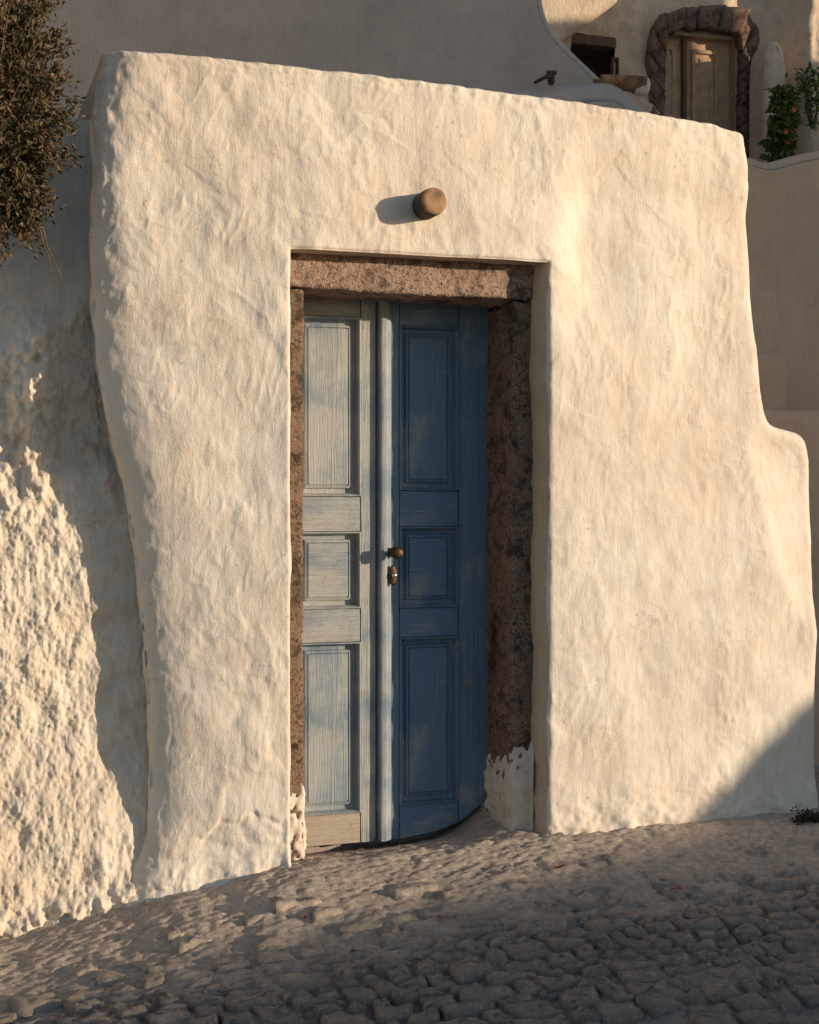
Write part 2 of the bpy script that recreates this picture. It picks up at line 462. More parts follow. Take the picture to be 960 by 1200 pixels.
# paving stones set in the lane: irregular flags fitted to each other, worn level with the mortar
rr = random.Random(5)
rows_y = [-2.35]
while rows_y[-1] < -0.30: rows_y.append(rows_y[-1] + rr.uniform(.065, .115))
def row_edge(i, x): return rows_y[i] + 0.040 * float(pnoise(x / .22, i * 3.7, 2.0)) + .026 * float(pnoise(x / .08, i * 9.1, 5.0))
cells = []
for i in range(len(rows_y) - 1):
    x = -1.9 + rr.uniform(0, .15)
    while x < 2.3:
        w = rr.uniform(.06, .18)
        cells.append((i, x, x + w)); x += w
def flag_mesh(i, xa, xb):
    """outline of one flag, its centre, and its mesh"""
    gap = rr.uniform(.004, .016)
    sk = rr.uniform(-.03, .03)
    P = []
    nx = max(3, int((xb - xa) / .035))
    for k in range(nx + 1):
        x = xa + (xb - xa) * k / nx; P.append((x - sk * .5, row_edge(i, x)))
    for k in range(1, 3): P.append((xb + sk * (k / 3 - .5) + rr.uniform(-.008, .008), row_edge(i, xb) + (row_edge(i + 1, xb) - row_edge(i, xb)) * k / 3))
    for k in range(nx, -1, -1):
        x = xa + (xb - xa) * k / nx; P.append((x + sk * .5, row_edge(i + 1, x)))
    for k in range(2, 0, -1): P.append((xa + sk * (k / 3 - .5) + rr.uniform(-.008, .008), row_edge(i, xa) + (row_edge(i + 1, xa) - row_edge(i, xa)) * k / 3))
    P = np.array(P); c = P.mean(0); n = len(P)
    d = P - c; l = np.linalg.norm(d, axis=1)[:, None]
    tl = (rr.uniform(-.08, .08), rr.uniform(-.10, .10)); up = rr.uniform(-.008, .007)
    V = []
    for ins, z in ((gap, -.05), (gap, -.006), (gap + .006, .003), (gap + .018, .007), (gap + .040, .008)):
        q = d * np.maximum(1 - ins / l, .12)
        nz = .011 * fbm((q[:, 0] + c[0]) / .045, (q[:, 1] + c[1]) / .028, 8.0, 4, .65)
        zz = z + up + tl[0] * q[:, 0] + tl[1] * q[:, 1] + (nz if z > -.02 else 0)
        V += [(a, b, e) for (a, b), e in zip(q, zz)]
    V.append((0, 0, .010 + up + .008 * float(fbm(c[0] / .05, c[1] / .05, 8.0, 3))))
    F = []
    for k in range(4):
        for j in range(n):
            m = (j + 1) % n
            F.append((k * n + j, k * n + m, (k + 1) * n + m, (k + 1) * n + j))
    for j in range(n): F.append((4 * n + j, 4 * n + (j + 1) % n, 5 * n))
    return c, V, F
spots = []
for i, xa, xb in cells:
    x, y = (xa + xb) / 2, (rows_y[i] + rows_y[i + 1]) / 2
    d = np.array([x, y, 0]) - CAM; dep = d @ FWD
    if dep < 1: continue
    px = 480 + FPX * (d @ RIGHT) / dep; py = HOR + FPX * (EYE - float(ground_base(x, y))) / dep
    if -70 < px < 1030 and py < 1240 and rr.random() < (0.97 if y < -0.65 else 0.8 if y < -.5 else .4): spots.append((py, i, xa, xb))
spots.sort(key=lambda q: -q[0])
rest = []
for k, (py, i, xa, xb) in enumerate(spots):
    c, V, F = flag_mesh(i, xa, xb)
    z = float(ground_base(c[0], c[1])) + (.009 if c[1] < -.75 else .002 if c[1] < -.5 else -.004)
    if k < 300:
        o = obj('paving_stone', mesh('paving_stone', V, F, MAT['cobble'], True), g); o.location = (c[0], c[1], z)
    else:
        rest.append((np.array(V) + (c[0], c[1], z), F))
if rest:
    o = obj('paving_stones', mesh('paving_stones', *join(rest), MAT['cobble'], True), g); tag(o, kind='stuff')

# ---------------------------------------------------------------- the whitewashed door house
house = thing('plastered_house', (0.0, 0.0, 0.0), 'sunlit cream plastered house front with worn blue double door and clay spout', 'house')
XOL = at(341, 600, 0)[0]; XOR = at(643, 640, 0)[0]
ZO_L = at(342, 291, 0); ZO_R = at(636, 307, 0)
TOP = ats([(100, 41), (127, 45), (300, 68), (480, 92), (600, 107), (740, 125), (850, 140), (893, 149)], 0)
LEFT = ats([(127, 42), (120, 90), (117, 150), (114, 230), (114, 300), (118, 380), (124, 440), (134, 500), (150, 560), (163, 620), (172, 700), (179, 780), (183, 860), (184, 940), (176, 1000), (150, 1050), (140, 1080), (135, 1130)], 0)
RGT = ats([(891, 146), (898, 185), (903, 250), (907, 330), (911, 400), (916, 460), (921, 486), (930, 497), (952, 502), (970, 506), (983, 518), (988, 545), (990, 600), (989, 680), (987, 800), (986, 900), (988, 1010)], 0)
LEFT = smooth_poly(LEFT, 1); RGT = smooth_poly(RGT, 1)
def ztop(x): return np.interp(x, TOP[:, 0], TOP[:, 1]) + 0.004 * fbm(x / .07, 3.3, 0, 4)
def zopen(x): return np.interp(x, [ZO_L[0], ZO_R[0]], [ZO_L[2], ZO_R[2]])
def xleft(z): return np.interp(z, LEFT[::-1, 1], LEFT[::-1, 0]) + 0.007 * fbm(z / .16, 8.1, 0, 5, .6)
def xright(z): return np.interp(z, RGT[::-1, 1], RGT[::-1, 0]) + 0.003 * fbm(z / .2, 4.1, 0, 3)
ZB = -0.42
HS = 0.0062
nLc, nOc, nRc = int(0.72 / HS), int(0.92 / HS), int(1.0 / HS)
u_cols = np.concatenate([np.linspace(0, 1, nLc, endpoint=False), 1 + np.linspace(0, 1, nOc, endpoint=False), 2 + np.linspace(0, 1, nRc + 1)])
nbr, ntr = int(2.55 / HS), int(0.75 / HS)
v_rows = np.concatenate([np.linspace(0, 1, nbr, endpoint=False), 1 + np.linspace(0, 1, ntr + 1)])
U, Vv = np.meshgrid(u_cols, v_rows)
# first guess of x to evaluate the sloped heads, then the heights, then x again
def xfrom(U, Zg):
    xl, xr = xleft(Zg), xright(Zg)
    wl = XOL + 0.006 * fbm(Zg / .25, 1.7, 0, 3); wr = XOR + 0.010 * fbm(Zg / .3, 6.2, 0, 3)
    return np.where(U < 1, xl + (wl - xl) * U, np.where(U < 2, wl + (wr - wl) * (U - 1), wr + (xr - wr) * (U - 2)))
Xw = np.interp(U, [0, 1, 2, 3], [-1.2, XOL, XOR, 1.6])
for _ in range(3):
    zo = zopen(Xw); zt = ztop(Xw)
    Zw = np.where(Vv < 1, ZB + (zo - ZB) * Vv, zo + (zt - zo) * (Vv - 1))
    Xw = xfrom(U, Zw)
nr, nc = U.shape
iL, iR, iT = nLc, nLc + nOc, nbr

def seg_dist(x, z, P):
    d = np.full(x.shape, 9.0)
    for a, b in zip(P[:-1], P[1:]):
        e = b - a; l2 = max(e @ e, 1e-12)
        t = np.clip(((x - a[0]) * e[0] + (z - a[1]) * e[1]) / l2, 0, 1)
        d = np.minimum(d, np.hypot(x - a[0] - t * e[0], z - a[1] - t * e[1]))
    return d
def rnd(d, r):
    d = np.clip(d, 0, r)
    return r - np.sqrt(np.maximum(r * r - (r - d) ** 2, 0))
def P0(px, py): return at(px, py, 0)[[0, 2]]

def wall_disp(x, z):
    y = 0.065 * (x - 0.25) ** 2
    y = y + 0.024 * fbm(x / .8, z / .8, 0.5, 3, 0.5)
    y = y + 0.0105 * fbm(x / .24 + .3 * z, z / .34, 2.5, 3, 0.36)
    # trowel ridges, vertical and slanting
    m = sstep(fbm(x / .5, z / .5, 9.0, 2), -0.2, 0.5)
    a = R(62); s = x * math.cos(a) - z * math.sin(a); t = x * math.sin(a) + z * math.cos(a)
    y = y - 0.0017 * m * ridge(t / .12, s / .34, 4.0, 3)
    y = y - 0.0012 * (1 - m) * ridge(x / .09, z / .36, 7.0, 3)
    y = y - 0.0009 * fbm(x / .035, z / .06, 5.0, 3, 0.6)
    # overlapping thin coats that end in soft torn edges
    for k in range(4):
        q = fbm(x / .55 + 3 * k + .6 * z, z / .62 - 2 * k, 14.0 + k, 5, .5)
        msk = sstep(fbm(x / .40, z / .40, 40.0 + k, 2), 0.0, .45)
        y = y - msk * 0.0030 * sstep(q, .02, .10 + .06 * (k % 2))
    y = y - 0.010 * np.maximum(fbm(x / .16 + .4 * z, z / .22, 61.0, 3, .5) - .25, 0)
    # sharp trowel ridges, sparse
    for ang, L, W, k in ((62, .34, .085, 0), (8, .40, .10, 1), (-28, .26, .09, 2), (80, .22, .06, 3)):
        a = R(ang); s = x * math.sin(a) + z * math.cos(a) if k in (1,) else x * math.cos(a) + z * math.sin(a); t = -x * math.sin(a) + z * math.cos(a) if k not in (1,) else x * math.cos(a) - z * math.sin(a)
        r_ = 1 - np.abs(pnoise(t / W + .35 * pnoise(s / .1, t / .1, k), s / L, 70. + k) + .15 * pnoise(t / .02, s / .05, 80. + k)) * 4.5
        ms = sstep(fbm(x / .30, z / .30, 90. + k, 2), .10, .50)
        y = y - .0024 * ms * np.maximum(r_, 0) ** 1.5
    # left of a slanting line right of the door the surround stands proud
    l1 = np.interp(z, [P0(0, 360)[1], P0(0, 250)[1], P0(0, 180)[1], P0(0, 120)[1]], [P0(650, 360)[0], P0(652, 250)[0], P0(662, 180)[0], P0(700, 120)[0]])
    w1 = sstep(z, P0(0, 430)[1], P0(0, 300)[1]) * (1 - sstep(z, P0(0, 200)[1], P0(0, 110)[1]))
    y = y + 0.042 * w1 * (sstep(x - l1, -0.01, 0.14) - 0.35 * sstep(x - l1, 0.14, 0.5))
    # shoulder: right of a slanting line the face turns to the sun
    l2 = np.interp(z, [P0(0, 760)[1], P0(0, 700)[1], P0(0, 560)[1], P0(0, 515)[1]], [P0(954, 760)[0], P0(936, 700)[0], P0(902, 560)[0], P0(893, 515)[0]])
    w2 = sstep(z, P0(0, 800)[1], P0(0, 690)[1]) * (1 - sstep(z, P0(0, 520)[1], P0(0, 470)[1]))
    t2 = x - l2
    tt = np.where(t2 > 0.02, t2, np.where(t2 > -0.02, (t2 + 0.02) ** 2 / 0.08, 0))
    y = y + w2 * 0.055 * (1 - np.exp(-tt * 9))
    # above the shoulder a soft swell down the right edge
    # flaky plaster near the foot
    zg = np.interp(x, GX[:, 0], GX[:, 1])
    f = 1 - sstep(z - zg, 0.02, 0.20 + 0.08 * fbm(x / .2, 2.0, 0, 2))
    lump = .9 * fbm(x / .10, z / .07, 12.0, 4, 0.55) + .35 * fbm(x / .03, z / .03, 13.0, 2)
    y = y + f * (-0.010 + 0.013 * lump) 
    crest = .055 + .045 * fbm(x / .16, 3.0, 1., 3)
    y = y - .024 * (1 - sstep(z - zg, crest - .075, crest + .03)) * np.clip(.8 + .6 * fbm(x / .12, z / .07, 17., 4, .55), .0, 1.6)
    # thick coat that has broken away at the left foot
    edge = np.interp(x, [P0(240, 0)[0], P0(262, 0)[0], P0(300, 0)[0], P0(335, 0)[0]], [P0(0, 1000)[1], P0(0, 985)[1], P0(0, 972)[1], P0(0, 985)[1]]) + 0.02 * fbm(x / .06, 1.2, 0, 3)
    k = sstep(x, P0(222, 0)[0], P0(245, 0)[0]) * (1 - sstep(x, P0(330, 0)[0], P0(342, 0)[0]))
    y = y + k * 0.009 * (1 - sstep(z - edge, -0.010, 0.012)) * (1 + .6 * fbm(x / .07, z / .05, 15., 4)) - k * f * .009 * lump
    # knobs and chips on the two side edges and below the top
    return y

d_out = np.minimum(seg_dist(Xw, Zw, LEFT), seg_dist(Xw, Zw, RGT))
d_l = seg_dist(Xw, Zw, LEFT)
d_top = np.maximum(ztop(Xw) - Zw, 0)
Yw = wall_disp(Xw, Zw)
crumb = fbm(Xw / .04, Zw / .07, 21.0, 4, 0.6)
kt = sstep(Zw, 1.5, 2.6)
Yw += (0.004 + .004 * kt) * crumb * np.exp(-(d_l / 0.06) ** 2) + (0.001 + .004 * kt) * sstep(-d_l + .02 * crumb, -0.10, -0.03)
# keep the face true round the opening
er = Yw[:, nLc + nOc]; el_ = Yw[:, nLc]
gr_ = np.exp(-((Xw - XOR) / .30) ** 2) * (1 - sstep(Zw, zopen(Xw) + .02, zopen(Xw) + .5))
gl_ = np.exp(-((Xw - XOL) / .30) ** 2) * (1 - sstep(Zw, zopen(Xw) + .02, zopen(Xw) + .5))
def smooth1(a, n=41):
    return np.convolve(np.pad(a, n // 2, mode='edge'), np.ones(n) / n, 'valid')
Yw = Yw - gr_ * (smooth1(er) + .004)[:, None] - gl_ * (smooth1(el_) + .0)[:, None]
Yw += 0.004 * fbm(Xw / .03, Zw / .025, 25.0, 3, .6) * np.exp(-(d_top / 0.05) ** 2)
rside = np.where(Xw < 0, 0.05, 0.055)
dl_ = np.clip(d_l + .012 * fbm(Zw / .12, 5.5, 0, 3), 0, .13)
Yw += np.where(Xw < 0, .075 * (1 - np.sqrt(np.maximum(1 - (1 - dl_ / .13) ** 2, 0))), rnd(d_out, 0.055))
Yw += rnd(d_top, 0.022)
# opening edge
dx = np.maximum(np.maximum(XOL - Xw, Xw - XOR), 0); dz = np.maximum(Zw - zopen(Xw), 0)
Yw += rnd(np.hypot(dx, dz), 0.014) * ((U <= 1) | (U >= 2) | (Vv >= 1))
Vfront = np.stack([Xw, Yw, Zw], -1)
mask = np.ones((nr - 1, nc - 1), bool); mask[:iT, iL:iR] = False
Vs = [Vfront.reshape(-1, 3)]; Fs = [grid_faces(nr, nc, 0, False, mask)]
cnt = nr * nc
def strip(loop, backs, flip):
    """join a chain of existing verts to copies pushed back; backs = list of functions of the chain"""
    global cnt
    idx = np.array(loop)
    base = Vs[0][idx] if idx.max() < nr * nc else None
    prev = idx
    for b in backs:
        nv = b(base.copy())
        Vs.append(nv); ni = np.arange(cnt, cnt + len(nv)); cnt += len(nv)
        q = np.stack([prev[:-1], prev[1:], ni[1:], ni[:-1]], 1)
        Fs.append(q[:, ::-1] if flip else q); prev = ni
JD = 0.10
def back(dxv, yv, amp=0.004):
    def f(b):
        b[:, 0] += dxv + amp * fbm(b[:, 2] / .09, yv * 20, 3, 3)
        b[:, 1] = yv if yv > 0.2 else b[:, 1] * (1 - yv / JD) + yv * (yv / JD)
        return b
    return f
rows_open = np.arange(0, iT + 1)
strip(rows_open * nc + iL, [back(-0.002, .035), back(-0.006, .07), back(-0.012, JD + .03)], True)
strip(rows_open * nc + iR, [back(-0.010, .03), back(-0.02, .06), back(-0.032, JD + .03)], False)
colsx = np.arange(iL, iR + 1)
def backz(yv):
    def f(b):
        b[:, 1] = yv; b[:, 2] += 0.003 * fbm(b[:, 0] / .1, yv * 15, 2, 2); return b
    return f
strip(iT * nc + colsx, [backz(.05), backz(JD + .03)], False)
allr = np.arange(nr)
def backx(yv, sgn):
    def f(b):
        b[:, 0] += 0.012 * fbm(b[:, 2] / .2, yv * 4, 6, 3) * min(1, yv * 4) - 0.10 * sgn * max(0, yv - .2)
        b[:, 1] = np.maximum(yv, b[:, 1] + .01); return b
    return f
n_reveal0, n_reveal1 = len(Fs[0]), sum(len(q) for q in Fs)
strip(allr * nc, [backx(.1, -1), backx(.2, -1), backx(.4, -1), backx(1.2, -1)], False)
strip(allr * nc + nc - 1, [backx(.1, 1), backx(.25, 1), backx(.6, 1), backx(1.2, 1)], True)
allc = np.arange(nc)
def backt(yv):
    def f(b):
        b[:, 2] += -0.02 * yv + 0.012 * fbm(b[:, 0] / .25, yv * 5, 7, 3) * min(1, yv * 3)
        b[:, 1] = np.maximum(yv, b[:, 1] + .01); return b
    return f
strip((nr - 1) * nc + allc, [backt(.06), backt(.15), backt(.4), backt(1.2)], False)
Vall = np.concatenate(Vs); Fall = np.concatenate(Fs)
wall_me = mesh('wall', Vall, Fall, MAT['plaster'], True); wall_me.materials.append(MAT['reveal'])
mi = np.zeros(len(Fall), dtype=np.int32); mi[n_reveal0:n_reveal1] = 1
wall_me.polygons.foreach_set('material_index', mi)
child('wall', wall_me, house)
# rubble core that closes the room behind the door
v, f = box_grid(-1.02, 1.42, 0.50, 1.20, -0.4, 2.45, 0.4)
child('masonry_core', mesh('masonry_core', v, f, MAT['grey']), house)

# stone door surround
YJ = JD
zl0 = at(420, 298, YJ)[2] + .02; zl1 = at(420, 341, YJ)[2]; zl2 = at(560, 349, YJ)[2]
xLi = at(357, 600, YJ)[0]; xRi = at(600, 600, YJ)[0]; xRo = at(621, 600, YJ)[0] + .03
def tilt(v, k, x0): v = np.array(v); v[:, 2] += (v[:, 0] - x0) * k; return v
xl_ref = at(420, 341, YJ)[0]; kl = (zl2 - zl1) / (at(560, 349, YJ)[0] - xl_ref)
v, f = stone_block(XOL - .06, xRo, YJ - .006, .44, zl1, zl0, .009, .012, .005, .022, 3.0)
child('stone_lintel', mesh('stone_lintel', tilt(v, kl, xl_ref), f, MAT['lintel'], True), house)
def jamb(x0, x1, seed, amp):
    z1 = zl1 + kl * ((x0 + x1) / 2 - xl_ref) - .004
    v, f = stone_block(x0, x1, YJ, .44, -.3, z1, .012, .012, amp, .04, seed)
    o = child('stone_jamb', mesh('stone_jamb', v, f, MAT['jamb'], True), house)
    return o
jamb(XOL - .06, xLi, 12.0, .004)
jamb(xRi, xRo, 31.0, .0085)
# crust of whitewash left on the feet of the jambs
def crust(path, zb, ztopf, seed, tb=.003, nz=80):
    """thin skin of whitewash over a chain of (x, y, nx, ny); where its thickness runs out the stone shows"""
    V = []
    n = len(path)
    for i in range(nz):
        t = i / (nz - 1)
        for k, (x, y, ax, ay) in enumerate(path):
            z = zb + (ztopf(k / (n - 1)) + .05 - zb) * t
            d = ztopf(k / (n - 1)) - z
            th = tb + .012 * float(fbm(k / 6 + seed, z * 16, 0, 4, .65)) + .010 * min(1, d / .10) - (.012 if d < 0 else 0) * min(1, -d / .04)
            V.append((x + ax * th, y + ay * th, z))
    return V, [tuple(int(q) for q in f_) for f_ in grid_faces(nz, n)]
def lerp_path(pts, step=.009):
    out = []
    for (a, b) in zip(pts[:-1], pts[1:]):
        a, b = np.array(a), np.array(b); m = max(2, int(np.linalg.norm(b[:2] - a[:2]) / step))
        out += [tuple(a + (b - a) * q / m) for q in range(m)]
    return out + [tuple(pts[-1])]
q_ = .7071
pth = lerp_path([(xRi, .40, -1, 0), (xRi, YJ + .012, -1, 0), (xRi + .004, YJ + .004, -q_, -q_), (xRi + .012, YJ, 0, -1), (xRo - .035, YJ, 0, -1), (xRo - .022, YJ - .02, -.5, -.8)])
zc1, zc2 = at(0, 936, YJ)[2], at(0, 914, YJ)[2]
v, f = crust(pth, -.15, lambda s_: zc1 + (zc2 - zc1) * float(sstep(s_, .55, .80)), 2.0, .0005)
child('plaster_crust', mesh('plaster_crust', v, f, MAT['rough'], True), house)
pth = lerp_path([(XOL - .03, YJ, 0, -1), (xLi - .012, YJ, 0, -1), (xLi - .004, YJ + .004, q_, -q_), (xLi, YJ + .012, 1, 0), (xLi, .25, 1, 0)], .006)
zc3 = at(0, 935, YJ)[2]
v, f = crust(pth, -.25, lambda s_: zc3, 7.0, -.008)
child('plaster_crust', mesh('plaster_crust', v, f, MAT['plaster'], True), house)

# threshold: a cement apron that climbs at the right
YD = 0.375
_th = np.array([[at(a, b, YD)[0], at(a, b, YD)[2]] for a, b in ((300, 1000), (345, 997), (432, 990), (470, 986), (510, 978), (540, 966), (558, 950), (572, 940), (640, 930))])
def thr(x, y):
    bz = np.interp(x, _th[:, 0], _th[:, 1])
    gz = np.interp(x, GX[:, 0], GX[:, 1])
    t = np.clip((y + .06) / .43, 0, 1.2) ** 1.35
    return gz + 0.004 + (bz - .018 - gz - 0.004) * t
tx = np.arange(XOL - .05, XOR + .05, .009); ty = np.arange(-.13, .47, .009)
X, Yg = np.meshgrid(tx, ty)
Zt = thr(X, Yg) + 0.007 * fbm(X / .07, Yg / .07, 2, 4, .6) + .010 * fbm(X / .2, Yg / .12, 7, 2) * (1 - sstep(Yg, .1, .33))
Zt -= 0.05 * sstep(-Yg, 0.03, 0.13)
child('threshold', mesh('threshold', np.stack([X, Yg, Zt], -1).reshape(-1, 3), grid_faces(len(ty), len(tx)), MAT['ground'], True), house)

# ---- the double door
def d2(px, py): return at(px, py, YD)[[0, 2]]
DT = d2(400, 338)[1]
def dbot(x): return np.interp(x, _th[:, 0], _th[:, 1]) + 0.010
def rail_box(x0, x1, z0, z1, y0, y1, r=.004, curved=False, step=.03):
    v, f = box_grid(x0, x1, y0, y1, z0, z1, step)
    v = round_box(v, (x0, y0, z0), (x1, y1, z1), r)
    if curved:
        k = np.clip((z1 - v[:, 2]) / (z1 - z0), 0, 1)
        v[:, 2] = z1 - (z1 - dbot(v[:, 0])) * k
    v[:, 1] += .0012 * fbm(v[:, 0] / .1, v[:, 2] / .2, 3, 2)
    return v, f
def frustum_panel(x0, x1, z0, z1, base, outer, rise, steps):
    """concentric rectangular profile: list of (inset, y)"""
    V, F = [], []
    for ins, y in steps:
        V += [(x0 + ins, y, z0 + ins), (x1 - ins, y, z0 + ins), (x1 - ins, y, z1 - ins), (x0 + ins, y, z1 - ins)]
    for k in range(len(steps) - 1):
        for i in range(4):
            j = (i + 1) % 4
            F.append((k * 4 + i, k * 4 + j, (k + 1) * 4 + j, (k + 1) * 4 + i))
    n = (len(steps) - 1) * 4
    F.append((n, n + 1, n + 2, n + 3))
    return V, F
def door_leaf(x0, x1, panels, sfx):
    """panels: list of (x0,x1,z0,z1); the leaf front is at YD"""
    zb = min(float(dbot(x0)), float(dbot(x1)))
    # backing board is the leaf itself
    v, f = box_grid(x0 + .004, x1 - .004, YD + .036, YD + .050, zb + .01, DT - .004, .06)
    k = np.clip((DT - v[:, 2]) / (DT - zb), 0, 1)
    v[:, 2] = DT - (DT - (dbot(v[:, 0]) + .012)) * k
    leaf = child('door_leaf', mesh('door_leaf', v, f, MAT['paint_z' + sfx]), house)
    pl, pr = panels[0][0], panels[0][1]
    for a, b in ((x0, pl), (pr, x1)):
        v, f = rail_box(a, b, zb, DT, YD, YD + .040, .004, True)
        child('stile', mesh('stile', v, f, MAT['paint_z' + sfx]), leaf)
    zs = [DT] + [q for p in panels for q in (p[3], p[2])] + [None]
    for i in range(0, len(zs), 2):
        hi, lo = zs[i], zs[i + 1]
        if lo is None:
            v, f = rail_box(pl + .0015, pr - .0015, zb, hi, YD + .0015, YD + .040, .004, True)
            child('rail', mesh('rail', v, f, MAT['paint_low' + sfx]), leaf)
        else:
            v, f = rail_box(pl + .0015, pr - .0015, lo, hi, YD + .0015, YD + .040, .004)
            child('rail', mesh('rail', v, f, MAT['paint_x' + sfx]), leaf)
    for i, (a, b, c, d) in enumerate(panels):
        m = .024
        st = [(.0015, YD + .020), (.0015, YD - .005), (.006, YD - .007), (.010, YD + .004), (.013, YD + .030), (m + .006, YD + .0305), (m + .009, YD + .020), (m + .018, YD + .016), (m + .0185, YD + .023), (m + .021, YD + .023), (m + .0225, YD + .0165)]
        v, f = frustum_panel(a, b, c, d, 0, 0, 0, st)
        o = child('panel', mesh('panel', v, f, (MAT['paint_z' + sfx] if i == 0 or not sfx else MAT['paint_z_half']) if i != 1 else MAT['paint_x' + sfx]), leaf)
    return leaf
def panels_for(pxl, pxr, rows):
    xa = d2(pxl, 600)[0]; xb = d2(pxr, 600)[0]; pm = (pxl + pxr) / 2
    return [(xa, xb, d2(pm, b)[1], d2(pm, a)[1]) for a, b in rows]
xm = d2(441, 600)[0]; xR = d2(572, 600)[0]; xL = d2(322, 600)[0]
leafL = door_leaf(xL, xm - .0015, panels_for(349, 423, ((370, 582), (623, 714), (753, 955))), '_faded')  # sunlit leaf is paler: bleached paint plus sun contrast put into its colour
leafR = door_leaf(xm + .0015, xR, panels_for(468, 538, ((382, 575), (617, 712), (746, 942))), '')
# rounded cover strip on the meeting edge of the right leaf
xa, xb = d2(446, 600)[0], d2(457, 600)[0]
pts = []
prof = [(0, 0), (0, -.024), (.003, -.029), (.008, -.031), (.016, -.031), (.021, -.028), (.024, -.020), (.028, -.017), (.034, -.014), (.038, -.006), (.040, -.004), (.040, 0)]
zz = np.linspace(float(dbot(xa)) + .004, DT - .006, 40)
V = [(xa - .008 + a * (xb - xa + .012) / .040, YD + b, z + .0) for z in zz for a, b in prof]
V = np.array(V); V[:, 0] += .0012 * fbm(V[:, 2] / .3, 2, 2, 2)
npf = len(prof)
F = [(i * npf + k, i * npf + k + 1, (i + 1) * npf + k + 1, (i + 1) * npf + k) for i in range(len(zz) - 1) for k in range(npf - 1)]
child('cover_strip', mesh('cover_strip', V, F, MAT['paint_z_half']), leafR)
# edge bead on the hinge side
xh = d2(561, 600)[0]
v, f = rail_box(xh, xR + .002, float(dbot(xh)), DT - .002, YD - .008, YD, .004, True)
child('bead', mesh('bead', v, f, MAT['paint_z']), leafR)

def lathe(profile, org, sides=20):
    """profile (r, y) turned round the y axis at org"""
    V, F = [], []
    for r, y in profile:
        for k in range(sides):
            w = 2 * math.pi * k / sides
            V.append((org[0] + r * math.cos(w), org[1] + y, org[2] + r * math.sin(w)))
    for i in range(len(profile) - 1):
        for k in range(sides):
            l = (k + 1) % sides
            F.append((i * sides + k, i * sides + l, (i + 1) * sides + l, (i + 1) * sides + k))
    F.append(tuple((len(profile) - 1) * sides + k for k in range(sides)))
    return V, F
kx, kz = d2(459, 647)
v, f = lathe([(.021, 0), (.021, -.004), (.011, -.008), (.009, -.030), (.016, -.038), (.024, -.046), (.025, -.054), (.021, -.062), (.010, -.066), (.002, -.067)], (kx, YD - .026, kz))
child('door_knob', mesh('door_knob', v, f, MAT['brass'], True), leafR)
kx, kz = d2(458, 674)
V, F = [], []
for k, (sc, y) in enumerate(((1, 0), (1, -.004), (.8, -.006))):
    for i in range(20):
        w = 2 * math.pi * i / 20
        V.append((kx + .017 * sc * math.cos(w), YD - .026 + y, kz + .040 * sc * math.sin(w)))
for k in range(2):
    for i in range(20): F.append((k * 20 + i, k * 20 + (i + 1) % 20, (k + 1) * 20 + (i + 1) % 20, (k + 1) * 20 + i))
F.append(tuple(40 + i for i in range(20)))
child('escutcheon', mesh('escutcheon', V, F, MAT['brass'], True), leafR)
v, f = lathe([(.009, 0), (.009, -.012), (.007, -.014), (.001, -.014)], (kx + .002, YD - .032, kz), 14)
child('lock_cylinder', mesh('lock_cylinder', v, f, MAT['steel'], True), leafR)

# clay spout above the door
pc = at(497.5, 242, 0.0)
v, f = lathe([(.050, .10), (.050, 0), (.050, -.05), (.0505, -.085), (.049, -.108), (.044, -.116), (.030, -.118), (.002, -.1185)], (pc[0], 0.0, pc[2]), 32)
spout = child('drain_spout', mesh('drain_spout', v, f, MAT['clay_dark'], True), house)
spout.data.materials.append(MAT['clay'])
# the outer end is bare fired clay, the barrel is near black
ns = 32
for p in spout.data.polygons:
    if p.index >= ns * 4: p.material_index = 1

# ---------------------------------------------------------------- rough wall at the left
lx = np.concatenate([np.linspace(-6, -3.2, 30, endpoint=False), np.linspace(-3.2, -1.9, 90, endpoint=False), np.arange(-1.9, -0.85, .0042)])
lz = np.concatenate([np.arange(-.45, 2.0, .0045), np.arange(2.0, 2.80, .02)])
X, Zl = np.meshgrid(lx, lz)
base = 0.250 - 0.125 * (1 - sstep(Zl, -.1, .55)) + .035 * sstep(Zl, .7, 1.2)
base = base - 0.02 * sstep(Zl, 1.4, 1.9)
base = base + sstep(Zl, 1.22, 1.55) * 0.18 * (1 - (.56 + .30 * fbm(X / .05, Zl / .07, 48., 2)) * np.exp(-((X - at(46, 0, .2)[0]) / .07) ** 2) * (1 - sstep(Zl, 1.85, 2.0)))
base = base + sstep(Zl, 1.9, 2.6) * 0.30
base = base + 0.25 * sstep(-X, 1.9, 3.5)
ext = 1 - sstep(Zl, 1.9, 2.2)
n1 = fbm(X / .30, Zl / .35, 31, 3); n2 = fbm(X / .055, Zl / .075, 33, 3, .6); n3 = ridge(X / .03, Zl / .04, 35, 2); n4 = fbm(X / .020, Zl / .026, 37, 2); n6 = fbm(X / .0105, Zl / .013, 38, 2); n5 = fbm(X / .07, Zl / .11, 39, 3); pit = np.maximum(pnoise(X / .015, Zl / .022, 43.) - .14, 0)
inner = sstep(X, -1.28, -1.05)
far_ = 1 - .85 * sstep(-X, 1.8, 2.4)
n4 = n4 * far_; n6 = n6 * far_; pit = pit * far_; n3 = n3 * far_
Yl = base + (0.022 * n1 + (0.0030 * n2 + .0032 * n4 + .0034 * n6 + .010 * pit) * (1 - .45 * inner) + .022 * n5 * sstep(Zl, 1.1, 1.4) * (1 - sstep(Zl, 1.95, 2.1)) + .016 * n5 - .002 * n3 * (1 - .5 * inner)) * (0.35 + .65 * ext)
Yl += rnd(np.maximum(2.79 - Zl, 0), .12)
zg = ground_base(X, 0 * X)
